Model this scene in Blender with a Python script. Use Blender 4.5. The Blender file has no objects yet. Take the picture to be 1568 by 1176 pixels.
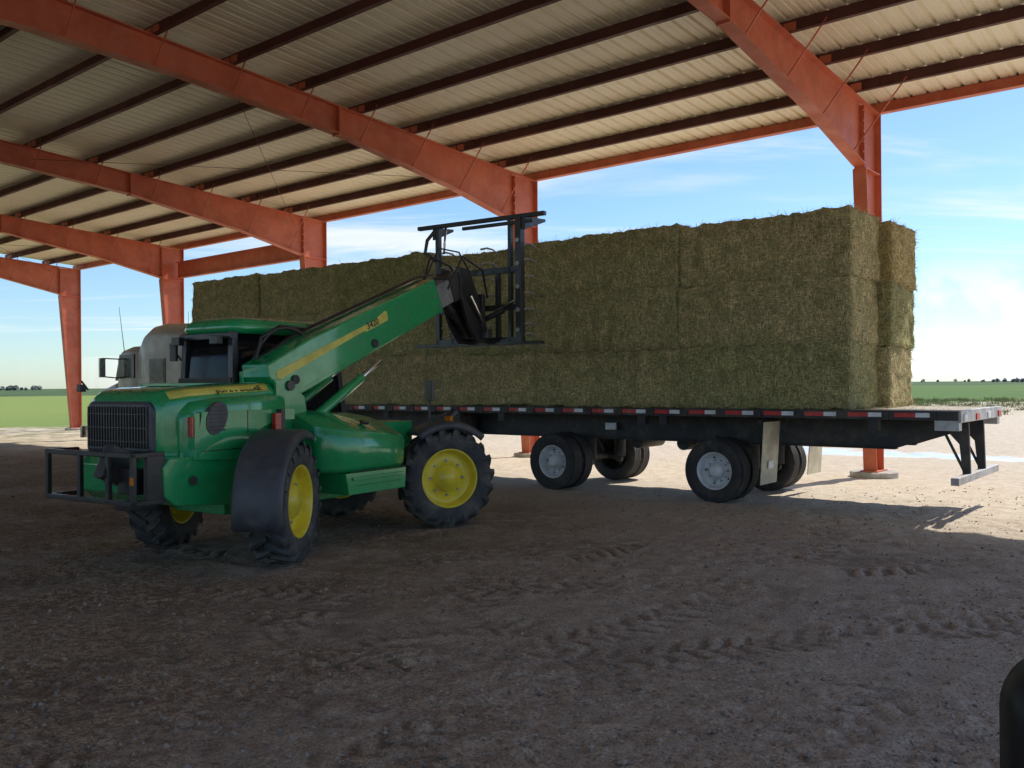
import bpy, math, random
import numpy as np
from mathutils import Vector, Matrix
random.seed(7); rng=np.random.default_rng(7)
scene=bpy.context.scene
COL=scene.collection
R=math.radians

# ---------------------------------------------------------------- node helpers
def new_mat(name):
    m=bpy.data.materials.new(name); m.use_nodes=True
    nt=m.node_tree; b=nt.nodes["Principled BSDF"]
    return m,nt,b
def mixrgb(nt,fac,a,b,blend='MIX'):
    n=nt.nodes.new("ShaderNodeMix"); n.data_type='RGBA'; n.blend_type=blend
    for i,v in ((0,fac),(6,a),(7,b)):
        if isinstance(v,bpy.types.NodeSocket): nt.links.new(v,n.inputs[i])
        else: n.inputs[i].default_value=v if i==0 else (v[0],v[1],v[2],1)
    return n.outputs[2]
def noise(nt,vec,scale,detail=4,rough=.6,dist=0):
    n=nt.nodes.new("ShaderNodeTexNoise"); n.inputs['Scale'].default_value=scale
    n.inputs['Detail'].default_value=detail; n.inputs['Roughness'].default_value=rough
    n.inputs['Distortion'].default_value=dist
    if vec is not None: nt.links.new(vec,n.inputs['Vector'])
    return n.outputs[0]
def ramp(nt,val,a,b,va=0.,vb=1.):
    n=nt.nodes.new("ShaderNodeMapRange"); n.interpolation_type='SMOOTHSTEP'
    nt.links.new(val,n.inputs[0]); n.inputs[1].default_value=a; n.inputs[2].default_value=b
    n.inputs[3].default_value=va; n.inputs[4].default_value=vb
    return n.outputs[0]
def math_(nt,op,a,b=None,c=None):
    n=nt.nodes.new("ShaderNodeMath"); n.operation=op
    for i,v in enumerate((a,b,c)):
        if v is None: continue
        if isinstance(v,bpy.types.NodeSocket): nt.links.new(v,n.inputs[i])
        else: n.inputs[i].default_value=v
    return n.outputs[0]
def coords(nt,kind='Object',scale=(1,1,1),rot=(0,0,0)):
    t=nt.nodes.new("ShaderNodeTexCoord"); m=nt.nodes.new("ShaderNodeMapping")
    m.inputs['Scale'].default_value=scale; m.inputs['Rotation'].default_value=rot
    nt.links.new(t.outputs[kind],m.inputs[0]); return m.outputs[0]
def bump(nt,b,h,strength=.3,dist=.02):
    n=nt.nodes.new("ShaderNodeBump"); n.inputs['Strength'].default_value=strength
    n.inputs['Distance'].default_value=dist; nt.links.new(h,n.inputs['Height'])
    nt.links.new(n.outputs[0],b.inputs['Normal'])
def mat(name,c1,c2=None,scale=6,rough=.6,metal=0,coat=0,bmp=0,bs=60,dust=None,dustamt=.5,lo=.35,hi=.65):
    m,nt,b=new_mat(name)
    v=coords(nt)
    c2=c2 or tuple(x*.8 for x in c1)
    nn=noise(nt,v,scale,3,.65)
    col=mixrgb(nt,ramp(nt,nn,lo,hi),c1,c2)
    if dust:
        d=ramp(nt,noise(nt,v,3.1,5,.7),.42,.75,0,dustamt)
        col=mixrgb(nt,d,col,dust)
    nt.links.new(col,b.inputs['Base Color'])
    b.inputs['Metallic'].default_value=metal
    b.inputs['Coat Weight'].default_value=coat; b.inputs['Coat Roughness'].default_value=.06
    nt.links.new(ramp(nt,nn,.3,.7,max(rough-.08,.02),min(rough+.1,1)),b.inputs['Roughness'])
    if bmp: bump(nt,b,noise(nt,v,bs,2,.6),bmp,.01)
    return m

DUST=(.36,.30,.22)
M={}
M['green']=mat('green_paint',(.012,.39,.125),(.010,.34,.105),4,.24,0,1.,dust=DUST,dustamt=.07)
M['yellow']=mat('yellow_paint',(.92,.74,.04),(.86,.66,.035),5,.4,0,.3,dust=DUST,dustamt=.22)
M['stripe']=mat('yellow_decal',(.86,.74,.14),None,5,.4)
M['tyre']=mat('ag_tyre_rubber',(.04,.043,.05),(.07,.07,.07),6,.72,bmp=.3,dust=(.25,.22,.17),dustamt=.5)
M['tyre2']=mat('road_tyre_rubber',(.028,.028,.03),(.045,.043,.042),6,.75,bmp=.2,dust=(.2,.17,.14),dustamt=.35)
M['black']=mat('black_painted_steel',(.018,.018,.02),(.03,.028,.028),5,.4,0,.2,dust=DUST,dustamt=.1)
M['plastic']=mat('black_plastic',(.055,.058,.068),(.075,.075,.085),8,.42,bmp=.1,bs=200,dust=DUST,dustamt=.15)
M['glass']=mat('tinted_glass',(.010,.013,.015),None,2,.12,0,0)
M['glass'].node_tree.nodes["Principled BSDF"].inputs['Specular IOR Level'].default_value=.25
M['grey']=mat('grey_steel',(.42,.43,.44),(.3,.3,.31),7,.4,.5)
M['chassis']=mat('black_chassis',(.03,.03,.033),(.05,.045,.04),3,.6,dust=DUST,dustamt=.2)
M['white']=mat('white_wheel_paint',(.78,.79,.82),(.66,.66,.66),9,.45,dust=DUST,dustamt=.25)
M['redtape']=mat('reflective_red',(.62,.03,.03),None,8,.4,dust=DUST,dustamt=.2)
M['whitetape']=mat('reflective_white',(.86,.86,.88),None,8,.4,dust=DUST,dustamt=.1)
M['deck']=mat('weathered_deck_boards',(.5,.45,.38),(.32,.28,.24),6,.75,bmp=.3)
M['alu']=mat('aluminium',(.5,.5,.51),(.38,.36,.35),5,.5,.4,dust=DUST,dustamt=.3)
M['flap']=mat('cream_mudflap',(.74,.68,.5),(.6,.53,.38),4,.7,dust=DUST,dustamt=.4)
M['cream']=mat('beige_truck_paint',(.46,.37,.28),(.42,.335,.25),3,.4,0,.2,dust=DUST,dustamt=.1)
M['red']=mat('red_lens',(.5,.012,.012),None,8,.2,0,.5)
M['amber']=mat('amber_lens',(.7,.2,.01),None,8,.2,0,.5)
M['chrome']=mat('bright_metal',(.7,.7,.7),(.6,.6,.6),8,.15,1)
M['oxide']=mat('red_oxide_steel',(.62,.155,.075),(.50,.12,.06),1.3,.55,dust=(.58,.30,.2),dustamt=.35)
M['oxide_shaded']=mat('red_oxide_shaded',(.11,.032,.023),(.085,.025,.018),1.5,.65)  # same red oxide as the frames, with shade darkened into the colour
M['conc']=mat('concrete_footing',(.5,.47,.42),(.38,.35,.31),7,.85,bmp=.3)
M['mirrorblk']=mat('mirror_housing_black',(.004,.004,.005),None,8,.45,0,.0)

# roof sheet
m,nt,b=new_mat('painted_roof_sheet'); v=coords(nt,'Object')
v2=coords(nt,'Object',scale=(.2,4,1))
f=ramp(nt,noise(nt,v,.35,3,.6),.35,.65)
c=mixrgb(nt,f,(.95,.87,.66),(.90,.81,.61))
c=mixrgb(nt,ramp(nt,noise(nt,v2,1.6,4,.7),.52,.78,0,.4),c,(.55,.44,.30))
nt.links.new(c,b.inputs['Base Color']); b.inputs['Roughness'].default_value=.4
M['roof']=m

# hay
def hay_mat(name,tint):
    m,nt,b=new_mat(name)
    v=coords(nt,'Object')
    vs=coords(nt,'Object',scale=(10,10,44),rot=(.15,.1,0)); vt=coords(nt,'Object',scale=(38,46,9),rot=(0,.12,.1))
    a=noise(nt,vs,1.5,3,.8,1.2); bb=noise(nt,vt,1.2,3,.8,1.2)
    s=math_(nt,'MAXIMUM',a,bb)
    f=ramp(nt,s,.45,.66)
    dark=(tint[0]*.32,tint[1]*.32,tint[2]*.27); lite=tuple(min(x*1.5,1) for x in tint)
    c=mixrgb(nt,f,dark,lite)
    nb_=noise(nt,v,3.2,4,.7)
    c=mixrgb(nt,ramp(nt,nb_,.42,.62,0,.5),c,(tint[0]*.38,tint[1]*.46,tint[2]*.38),'MIX')
    oi=nt.nodes.new("ShaderNodeObjectInfo")
    hs=nt.nodes.new("ShaderNodeHueSaturation"); nt.links.new(c,hs.inputs['Color'])
    nt.links.new(ramp(nt,oi.outputs['Random'],0,1,.85,1.15),hs.inputs['Value'])
    nt.links.new(ramp(nt,oi.outputs['Random'],1,0,.485,.515),hs.inputs['Hue'])
    nt.links.new(hs.outputs[0],b.inputs['Base Color'])
    b.inputs['Roughness'].default_value=.85; b.inputs['Specular IOR Level'].default_value=.15
    bump(nt,b,s,.9,.05)
    return m
M['hay']=hay_mat('hay',(.62,.53,.255))
M['hay2']=hay_mat('hay_orange',(1.0,.56,.25))
def straw_mat(name,c1,c2):
    m,nt,b=new_mat(name); g=nt.nodes.new("ShaderNodeNewGeometry")
    c=mixrgb(nt,g.outputs['Random Per Island'],c1,c2); nt.links.new(c,b.inputs['Base Color'])
    b.inputs['Roughness'].default_value=.7; return m
M['straw']=straw_mat('straw_strand',(.20,.18,.065),(.84,.75,.42))
M['straw2']=straw_mat('ground_straw',(.22,.15,.09),(.58,.45,.29))
M['clod']=straw_mat('dirt_clod',(.13,.10,.075),(.36,.295,.235))
M['grass']=straw_mat('grass_blade',(.09,.14,.03),(.34,.32,.13))

# ---------------------------------------------------------------- mesh builder
class B:
    def __init__(s): s.v=[];s.f=[];s.m=[];s.s=[];s.mats=[]
    def mi(s,k):
        mm=M[k]
        if mm not in s.mats: s.mats.append(mm)
        return s.mats.index(mm)
    def add(s,vs,fs,k,smooth=False,T=None):
        o=len(s.v)
        if T is not None: vs=[T@Vector(p) for p in vs]
        s.v+= [tuple(p) for p in vs]; i=s.mi(k)
        for n,f in enumerate(fs):
            s.f.append([o+a for a in f]); s.m.append(i); s.s.append(smooth[n] if isinstance(smooth,list) else smooth)
        return s
    def box(s,c,d,k,T=None,rot=None):
        x,y,z=(a/2 for a in d)
        vs=[Vector((sx*x,sy*y,sz*z)) for sx in(-1,1) for sy in(-1,1) for sz in(-1,1)]
        if rot is not None: vs=[rot@p for p in vs]
        vs=[p+Vector(c) for p in vs]
        return s.add(vs,[(0,1,3,2),(4,6,7,5),(0,4,5,1),(2,3,7,6),(0,2,6,4),(1,5,7,3)],k,False,T)
    def prism(s,poly,a,b,k,T=None,smooth=False,taper=None):
        n=len(poly); vs=[(a,p[0],p[1]) for p in poly]+[(b,p[0],p[1]) for p in poly]
        fs=[(i,(i+1)%n,n+(i+1)%n,n+i) for i in range(n)]; sm=[smooth]*n
        fs+=[tuple(range(n))[::-1],tuple(range(n,2*n))]; sm+=[False,False]
        return s.add(vs,fs,k,sm,T)
    def tube(s,pts,r,k,n=10,T=None,rr=None):
        pts=[Vector(p) for p in pts]; vs=[];fs=[];sm=[]
        up=None
        for i,p in enumerate(pts):
            d=(pts[min(i+1,len(pts)-1)]-pts[max(i-1,0)]).normalized()
            if up is None:
                up=Vector((0,0,1)) if abs(d.z)<.9 else Vector((1,0,0))
            a=d.cross(up).normalized(); bb=a.cross(d).normalized(); up=bb
            ra=rr[i] if rr else r
            for j in range(n):
                t=2*math.pi*j/n; vs.append(p+a*math.cos(t)*ra+bb*math.sin(t)*ra)
        for i in range(len(pts)-1):
            for j in range(n):
                fs.append((i*n+j,i*n+(j+1)%n,(i+1)*n+(j+1)%n,(i+1)*n+j)); sm.append(True)
        fs.append(tuple(range(n))[::-1]); fs.append(tuple(range((len(pts)-1)*n,len(pts)*n))); sm+=[False,False]
        return s.add(vs,fs,k,sm,T)
    def bar(s,p0,p1,w,h,k,T=None,up=(0,0,1)):
        p0=Vector(p0);p1=Vector(p1);d=(p1-p0);L=d.length;d.normalize()
        a=d.cross(Vector(up)).normalized(); u=a.cross(d)
        rot=Matrix((a,d,u)).transposed()
        return s.box((p0+p1)/2,(w,L,h),k,T,rot)
    def lathe(s,prof,n,k,T=None,smooth=True):
        vs=[];fs=[];m=len(prof)
        for j in range(n):
            t=2*math.pi*j/n
            for x,r in prof: vs.append((x,r*math.cos(t),r*math.sin(t)))
        for j in range(n):
            for i in range(m-1):
                fs.append((j*m+i,j*m+i+1,((j+1)%n)*m+i+1,((j+1)%n)*m+i))
        return s.add(vs,fs,k,smooth,T)
    def loft(s,secs,k,T=None,caps=True,smooth=True):
        n=len(secs[0]);vs=[p for q in secs for p in q];fs=[];sm=[]
        for i in range(len(secs)-1):
            for j in range(n):
                fs.append((i*n+j,i*n+(j+1)%n,(i+1)*n+(j+1)%n,(i+1)*n+j)); sm.append(smooth)
        if caps:
            fs.append(tuple(range(n))[::-1]); fs.append(tuple(range((len(secs)-1)*n,len(secs)*n))); sm+=[False,False]
        return s.add(vs,fs,k,sm,T)
    def obj(s,name,parent=None,bevel=0,mw=None):
        me=bpy.data.meshes.new(name); me.from_pydata(s.v,[],s.f)
        for mm in s.mats: me.materials.append(mm)
        me.polygons.foreach_set('material_index',s.m); me.polygons.foreach_set('use_smooth',s.s)
        me.update()
        import bmesh
        bm=bmesh.new(); bm.from_mesh(me); bmesh.ops.recalc_face_normals(bm,faces=bm.faces); bm.to_mesh(me); bm.free()
        o=bpy.data.objects.new(name,me); COL.objects.link(o)
        if parent: o.parent=parent
        if mw is not None: o.matrix_world=mw
        if bevel:
            bv=o.modifiers.new('bevel','BEVEL'); bv.width=bevel; bv.segments=2; bv.limit_method='ANGLE'; bv.angle_limit=R(40)
        return o
def rrect(x0,x1,z0,z1,r,y,n=5):
    out=[]
    for cx,cz,a0 in ((x1-r,z1-r,0),(x0+r,z1-r,90),(x0+r,z0+r,180),(x1-r,z0+r,270)):
        for i in range(n+1):
            a=R(a0+90*i/n); out.append((cx+r*math.cos(a),y,cz+r*math.sin(a)))
    return out
def rrect4(x0,x1,z0,z1,rt,rb,y,n=5):
    out=[]
    for cx,cz,a0,r in ((x1-rt,z1-rt,0,rt),(x0+rt,z1-rt,90,rt),(x0+rb,z0+rb,180,rb),(x1-rb,z0+rb,270,rb)):
        for i in range(n+1):
            a=R(a0+90*i/n); out.append((cx+r*math.cos(a),y,cz+r*math.sin(a)))
    return out
def empty(name,loc,rz):
    e=bpy.data.objects.new(name,None); COL.objects.link(e); e.location=loc; e.rotation_euler=(0,0,rz); e.empty_display_size=.3
    return e
def npmesh(name,verts,faces,mats,midx=None,smooth=False,mw=None,attr=None):
    me=bpy.data.meshes.new(name); nv=len(verts); nf,k=faces.shape
    me.vertices.add(nv); me.vertices.foreach_set('co',verts.astype(np.float32).ravel())
    me.loops.add(nf*k); me.loops.foreach_set('vertex_index',faces.astype(np.int32).ravel())
    me.polygons.add(nf); me.polygons.foreach_set('loop_start',np.arange(0,nf*k,k,dtype=np.int32))
    for mm in mats: me.materials.append(mm)
    if midx is not None: me.polygons.foreach_set('material_index',midx.astype(np.int32))
    sm=smooth if isinstance(smooth,np.ndarray) else np.full(nf,smooth)
    me.polygons.foreach_set('use_smooth',sm)
    me.update(calc_edges=True); me.validate()
    if attr is not None:
        at=me.attributes.new('damp_shade','FLOAT','POINT'); at.data.foreach_set('value',attr.astype(np.float32).ravel())
    o=bpy.data.objects.new(name,me); COL.objects.link(o)
    if mw is not None: o.matrix_world=mw
    return o

# ---------------------------------------------------------------- numpy noise
def _h(i,j,k,seed):
    n=(i.astype(np.int64)*374761393+j.astype(np.int64)*668265263+k.astype(np.int64)*1274126177+seed*974711)&0xffffffff
    n=((n^(n>>13))*1274126177)&0xffffffff; n=n^(n>>16)
    return (n&0xffff)/65535.
def vn3(x,y,z,seed=0):
    i=np.floor(x);j=np.floor(y);k=np.floor(z); a=x-i;b=y-j;c=z-k
    a=a*a*(3-2*a);b=b*b*(3-2*b);c=c*c*(3-2*c); r=0
    for di in(0,1):
        for dj in(0,1):
            for dk in(0,1):
                r=r+_h(i+di,j+dj,k+dk,seed)*(a if di else 1-a)*(b if dj else 1-b)*(c if dk else 1-c)
    return r*2-1
def vn2(x,y,seed=0):
    i=np.floor(x);j=np.floor(y); a=x-i;b=y-j; a=a*a*(3-2*a);b=b*b*(3-2*b); z=np.zeros_like(i); r=0
    for di in(0,1):
        for dj in(0,1):
            r=r+_h(i+di,j+dj,z,seed)*(a if di else 1-a)*(b if dj else 1-b)
    return r*2-1
def sst(a,b,x):
    t=np.clip((x-a)/(b-a),0,1); return t*t*(3-2*t)

# ---------------------------------------------------------------- ground
def spaced(a,b,d): return list(np.arange(a,b,d))
def geo(start,stop,d0,g):
    out=[];x=start;d=d0
    while x<stop: out.append(x); x+=d; d*=g
    out.append(stop); return out
gx=[-a for a in geo(22,4000,.6,1.25)][::-1]+spaced(-21.8,-7,.14)+spaced(-6.9,6.8,.026)+spaced(6.85,15,.1)+geo(15,4000,.5,1.25)
gy=[-a for a in geo(2,300,1.,1.4)][::-1]+spaced(0,3.8,.4)+spaced(3.8,8.5,.02)+spaced(8.5,14,.04)+spaced(14,32,.25)+geo(32,4500,1,1.22)
gx=np.array(gx);gy=np.array(gy)
X,Y=np.meshgrid(gx,gy)
tracks=[]
def arc(cx,cy,Rr,a0,a1,dep=1.,hw=.22): tracks.append(('a',cx,cy,Rr,R(a0),R(a1),dep,hw))
def line(x0,y0,x1,y1,dep=1.,hw=.22): tracks.append(('l',x0,y0,x1,y1,0,dep,hw))
line(-4,3,-5,11,.8); line(-2.4,3.2,-3.2,9,.7)
line(-7,6.5,-1,12,.9); line(-5.6,5.0,.6,11,.9)
line(-3,3,3.3,14,.8); line(-6,9,1,4,.9); line(-4.6,10.2,2.5,5,.8)
line(-.5,3,6,8.5,.7); line(1.5,3,8,8.2,.7); line(-12,9,-2,4.2,.9); line(2,14,-4,3,.7)
arc(6,-2,9.4,60,165,.8); arc(6,-2,7.5,60,165,.8)
arc(1.5,19,10.3,220,310,.9); arc(1.5,19,12.2,220,310,.9)
arc(-6,15,8.6,250,350,1.); arc(-6,15,10.6,250,350,.9)
arc(-1,21.5,13.4,225,320,1.0); arc(-1,21.5,15.4,225,320,1.0)
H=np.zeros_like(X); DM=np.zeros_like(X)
near=(np.abs(X)<30)&(Y<34)&(Y>-4)
H+=near*(.024*vn2(X*.5,Y*.5,1)+.014*vn2(X*1.7,Y*1.7,2)+.010*vn2(X*5,Y*5,3))
fine=sst(-8,-7,X)*sst(9,8,X)*(Y>3)*sst(15,13,Y)
rough_patch=sst(-.4,.4,vn2(X*.7+3,Y*.7,9))
gr=fine*(.3+.7*rough_patch)
wear=sst(-.55,.3,vn2(X*1.1,Y*1.1,11)+.35*vn2(X*3.1,Y*3.1,13))
wx_=.05*vn2(X*2.3,Y*2.3,61); wy_=.05*vn2(X*2.3,Y*2.3,62)
for ti,t in enumerate(tracks):
    kind=t[0]; dep,hw=t[6],t[7]
    XX=X+wx_; YY=Y+wy_
    if kind=='a':
        dx=XX-t[1];dy=YY-t[2]; r=np.hypot(dx,dy); w=r-t[3]; an=np.arctan2(dy,dx)%(2*np.pi)
        s=an*t[3]; ok=(an>t[4]%(2*np.pi))&(an<t[5])
    else:
        dx=t[3]-t[1];dy=t[4]-t[2];L=math.hypot(dx,dy);dx/=L;dy/=L
        s=(XX-t[1])*dx+(YY-t[2])*dy; w=-(XX-t[1])*dy+(YY-t[2])*dx; ok=(s>0)&(s<L)
    w=w+.04*vn2(s*.8,w*0+t[1],8)
    msk=ok*sst(hw+.04,hw-.04,np.abs(w))*fine
    sgn=np.where(w>0,.5,0.)
    ph=s/.20+np.abs(w)*2.8*(1 if ti%2 else -1)+sgn+.16*vn2(X*5,Y*5,33+ti)
    lug=sst(-.2,.6,np.sin(2*np.pi*ph))
    brk=.45+.7*vn2(X*5,Y*5,40+ti)
    wr=wear*sst(-.7,.1,vn2(s*.9,w*0+ti*7.3,71))
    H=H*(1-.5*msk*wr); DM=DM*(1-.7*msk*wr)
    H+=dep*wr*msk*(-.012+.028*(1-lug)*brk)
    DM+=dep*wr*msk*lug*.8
    H+=dep*ok*fine*.009*np.exp(-((np.abs(w)-hw-.05)/.045)**2)*(.4+.6*vn2(s*4,w*3,12))
H+=gr*(.011*vn2(X*9,Y*9,4)+.012*np.abs(vn2(X*16,Y*16,5))+.008*vn2(X*27,Y*27,6))
verts=np.stack([X,Y,H],-1).reshape(-1,3)
ny,nx=X.shape
idx=np.arange(ny*nx).reshape(ny,nx)
faces=np.stack([idx[:-1,:-1],idx[:-1,1:],idx[1:,1:],idx[1:,:-1]],-1).reshape(-1,4)
m,nt,b=new_mat('ground_dirt_and_field')
g=nt.nodes.new("ShaderNodeNewGeometry"); P=g.outputs['Position']
sep=nt.nodes.new("ShaderNodeSeparateXYZ"); nt.links.new(P,sep.inputs[0]); px,py,pz=sep.outputs
at=nt.nodes.new("ShaderNodeAttribute"); at.attribute_name='damp_shade'
nA=noise(nt,P,.45,4,.6); nB=noise(nt,P,4,4,.7); nC=noise(nt,P,50,3,.8); nD=noise(nt,P,15,3,.75)
c=mixrgb(nt,ramp(nt,nB,.38,.62),(.32,.24,.175),(.48,.38,.285))
c=mixrgb(nt,math_(nt,'MULTIPLY',ramp(nt,nA,.40,.58),ramp(nt,px,3.5,-4)),c,mixrgb(nt,ramp(nt,nD,.42,.58),(.20,.13,.078),(.44,.315,.205)))
c=mixrgb(nt,math_(nt,'MULTIPLY',ramp(nt,px,-1.5,3.5,0,.65),ramp(nt,nA,.25,.55)),c,(.43,.375,.325))
c=mixrgb(nt,ramp(nt,nC,.52,.68,0,.65),c,(.66,.56,.45))
c=mixrgb(nt,ramp(nt,nC,.48,.34,0,.85),c,(.12,.09,.067))
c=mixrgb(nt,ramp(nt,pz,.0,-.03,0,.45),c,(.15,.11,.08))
c=mixrgb(nt,math_(nt,'MULTIPLY',ramp(nt,at.outputs['Fac'],.1,1.),.5),c,(.12,.088,.063))  # lug recesses darkened: damp soil plus shade painted in for contrast
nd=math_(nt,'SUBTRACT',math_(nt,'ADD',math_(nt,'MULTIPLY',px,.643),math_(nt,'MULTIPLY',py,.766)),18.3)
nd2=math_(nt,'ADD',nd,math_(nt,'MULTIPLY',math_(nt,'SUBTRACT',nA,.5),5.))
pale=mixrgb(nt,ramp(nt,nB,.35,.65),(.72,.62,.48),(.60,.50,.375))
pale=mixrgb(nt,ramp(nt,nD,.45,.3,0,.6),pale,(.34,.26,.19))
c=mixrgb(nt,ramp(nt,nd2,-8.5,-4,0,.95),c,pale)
fd=math_(nt,'ADD',math_(nt,'MULTIPLY',px,-.478),math_(nt,'MULTIPLY',py,.878))
fdn=math_(nt,'ADD',fd,math_(nt,'MULTIPLY',math_(nt,'SUBTRACT',noise(nt,P,.12,3,.6),.5),16.))
nF=noise(nt,P,.9,4,.7); nG=noise(nt,P,.02,3,.5)
fc=mixrgb(nt,ramp(nt,nF,.35,.65),(.085,.15,.03),(.15,.21,.055))
fc=mixrgb(nt,ramp(nt,nG,.4,.6,0,.6),fc,(.08,.16,.04))
fc=mixrgb(nt,ramp(nt,px,20,-40,0,.75),fc,(.27,.33,.09))
weed=math_(nt,'MULTIPLY',ramp(nt,fdn,26,44,0,.85),ramp(nt,nF,.42,.6))
c=mixrgb(nt,weed,c,(.17,.18,.075))
c=mixrgb(nt,ramp(nt,fdn,48,51),c,fc)
c=mixrgb(nt,ramp(nt,fd,240,260),c,mixrgb(nt,ramp(nt,nG,.45,.55),(.06,.10,.045),(.10,.15,.055)))
pm=math_(nt,'MULTIPLY',ramp(nt,nd2,4.6,5.2),ramp(nt,nd2,6.8,6.2)); pm=math_(nt,'MULTIPLY',pm,ramp(nt,px,5.,9.))
c=mixrgb(nt,pm,c,(.7,.69,.66))  # puddle strip: its sky reflection is painted in as whitish grey
nt.links.new(c,b.inputs['Base Color'])
nt.links.new(math_(nt,'SUBTRACT',.93,math_(nt,'MULTIPLY',pm,.8)),b.inputs['Roughness'])
b.inputs['Specular IOR Level'].default_value=.15
bn=nt.nodes.new("ShaderNodeBump"); bn.inputs['Distance'].default_value=.02
nt.links.new(ramp(nt,pm,0,1,1,0),bn.inputs['Strength']); nt.links.new(noise(nt,P,34,3,.8),bn.inputs['Height']); nt.links.new(bn.outputs[0],b.inputs['Normal'])
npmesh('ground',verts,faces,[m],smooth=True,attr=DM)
def gh(x,y):
    i=np.clip(np.searchsorted(gx,x),0,nx-1); j=np.clip(np.searchsorted(gy,y),0,ny-1); return H[j,i]

def strands(pts,dirs,nor,L,W):
    side=np.cross(dirs,nor); side/=np.linalg.norm(side,axis=1,keepdims=True)+1e-9
    a=pts; b_=pts+dirs*L[:,None]; s=side*W[:,None]*.5
    return np.stack([a-s,a+s,b_+s*.5,b_-s*.5],1).reshape(-1,3)
n=24000
yy=3.9+rng.random(n)**1.4*12; xx=(rng.random(n)-.5)*(yy*1.35)-.2
keep=(vn2(xx*.9,yy*.9,21)+.5*vn2(xx*3,yy*3,22)>-.0-.5*(rng.random(n)))&((xx<1.5)|(rng.random(n)<.3)); xx=xx[keep];yy=yy[keep];n=len(xx)
an=rng.random(n)*6.283; L=.02+.08*rng.random(n)**2
d=np.stack([np.cos(an),np.sin(an),.25*(rng.random(n)-.3)],1)
pts=np.stack([xx,yy,gh(xx,yy)+.004],1)
V=strands(pts,d,np.tile([0,0,1.],(n,1)),L,.002+.0035*rng.random(n))
npmesh('scattered_straw',V,np.arange(n*4).reshape(-1,4),[M['straw2']])
n=22000
yy=3.9+rng.random(n)**1.5*12; xx=(rng.random(n)-.5)*(yy*1.35)
r=.003+.022*rng.random(n)**5
o8=np.array([[1,0,0],[-1,0,0],[0,1,0],[0,-1,0],[0,0,1],[0,0,-1.]])
V=(o8[None]*(r[:,None,None])*(.6+.7*rng.random((n,6,1)))*np.array([1,1,.7])+ .3*r[:,None,None]*(rng.random((n,6,3))-.5))+np.stack([xx,yy,gh(xx,yy)],1)[:,None]
F8=np.array([[0,2,4],[2,1,4],[1,3,4],[3,0,4],[2,0,5],[1,2,5],[3,1,5],[0,3,5]])
F=(F8[None]+(np.arange(n)*6)[:,None,None]).reshape(-1,3)
npmesh('dirt_clods',V.reshape(-1,3),F,[M['clod']])
n=16000
nc=2200; ty=30+rng.random(nc)**.8*60; tx=(rng.random(nc)-.5)*ty*1.35
ok=(-.478*tx+.878*ty>27+rng.random(nc)*18)&(tx/ty>.28); tx=tx[ok];ty=ty[ok]; ci_=rng.integers(0,len(tx),n)
pts=np.stack([tx[ci_]+rng.normal(size=n)*.22,ty[ci_]+rng.normal(size=n)*.22,np.zeros(n)],1)
d=rng.normal(size=(n,3))*.35; d[:,2]=1; d/=np.linalg.norm(d,axis=1,keepdims=True)
V=strands(pts,d,rng.normal(size=(n,3)),.1+.28*rng.random(n)**2,.02+.02*rng.random(n))
npmesh('verge_grass',V,np.arange(n*4).reshape(-1,4),[M['grass']])

# ---------------------------------------------------------------- shed
Cx=Vector((.643,.766,0)).normalized(); Al=Vector((-Cx.y,Cx.x,0))
P0=Vector((7.27,17.9,0)); BAY=8.70; S=.07; ZE=7.17; RID=12.6; W=2*RID
T0=Matrix((( -Cx.x,-Al.x,0,P0.x),(-Cx.y,-Al.y,0,P0.y),(0,0,1,0),(0,0,0,1)))
shed=bpy.data.objects.new('open_sided_hay_shed',None); COL.objects.link(shed); shed.matrix_world=T0
ks=[-4,-3,-2,-1,0,1]
def zt(x): return ZE+S*(x if x<=RID else W-x)
fr=B()
def plate(b_,poly,yc,th,k):
    n=len(poly); vs=[(p[0],yc-th/2,p[1]) for p in poly]+[(p[0],yc+th/2,p[1]) for p in poly]
    fs=[(i,(i+1)%n,n+(i+1)%n,n+i) for i in range(n)]+[tuple(range(n))[::-1],tuple(range(n,2*n))]
    b_.add(vs,fs,k)
def flange(b_,p,q,yc,w,th,k):
    b_.bar((p[0],yc,p[1]),(q[0],yc,q[1]),w,th,k,up=(0,0,1) if abs(q[0]-p[0])>abs(q[1]-p[1]) else (1,0,0))
xs=[.87,3.2,6.5,10,RID]; dp=[1.2,.85,.55,.5,.6]
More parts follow.
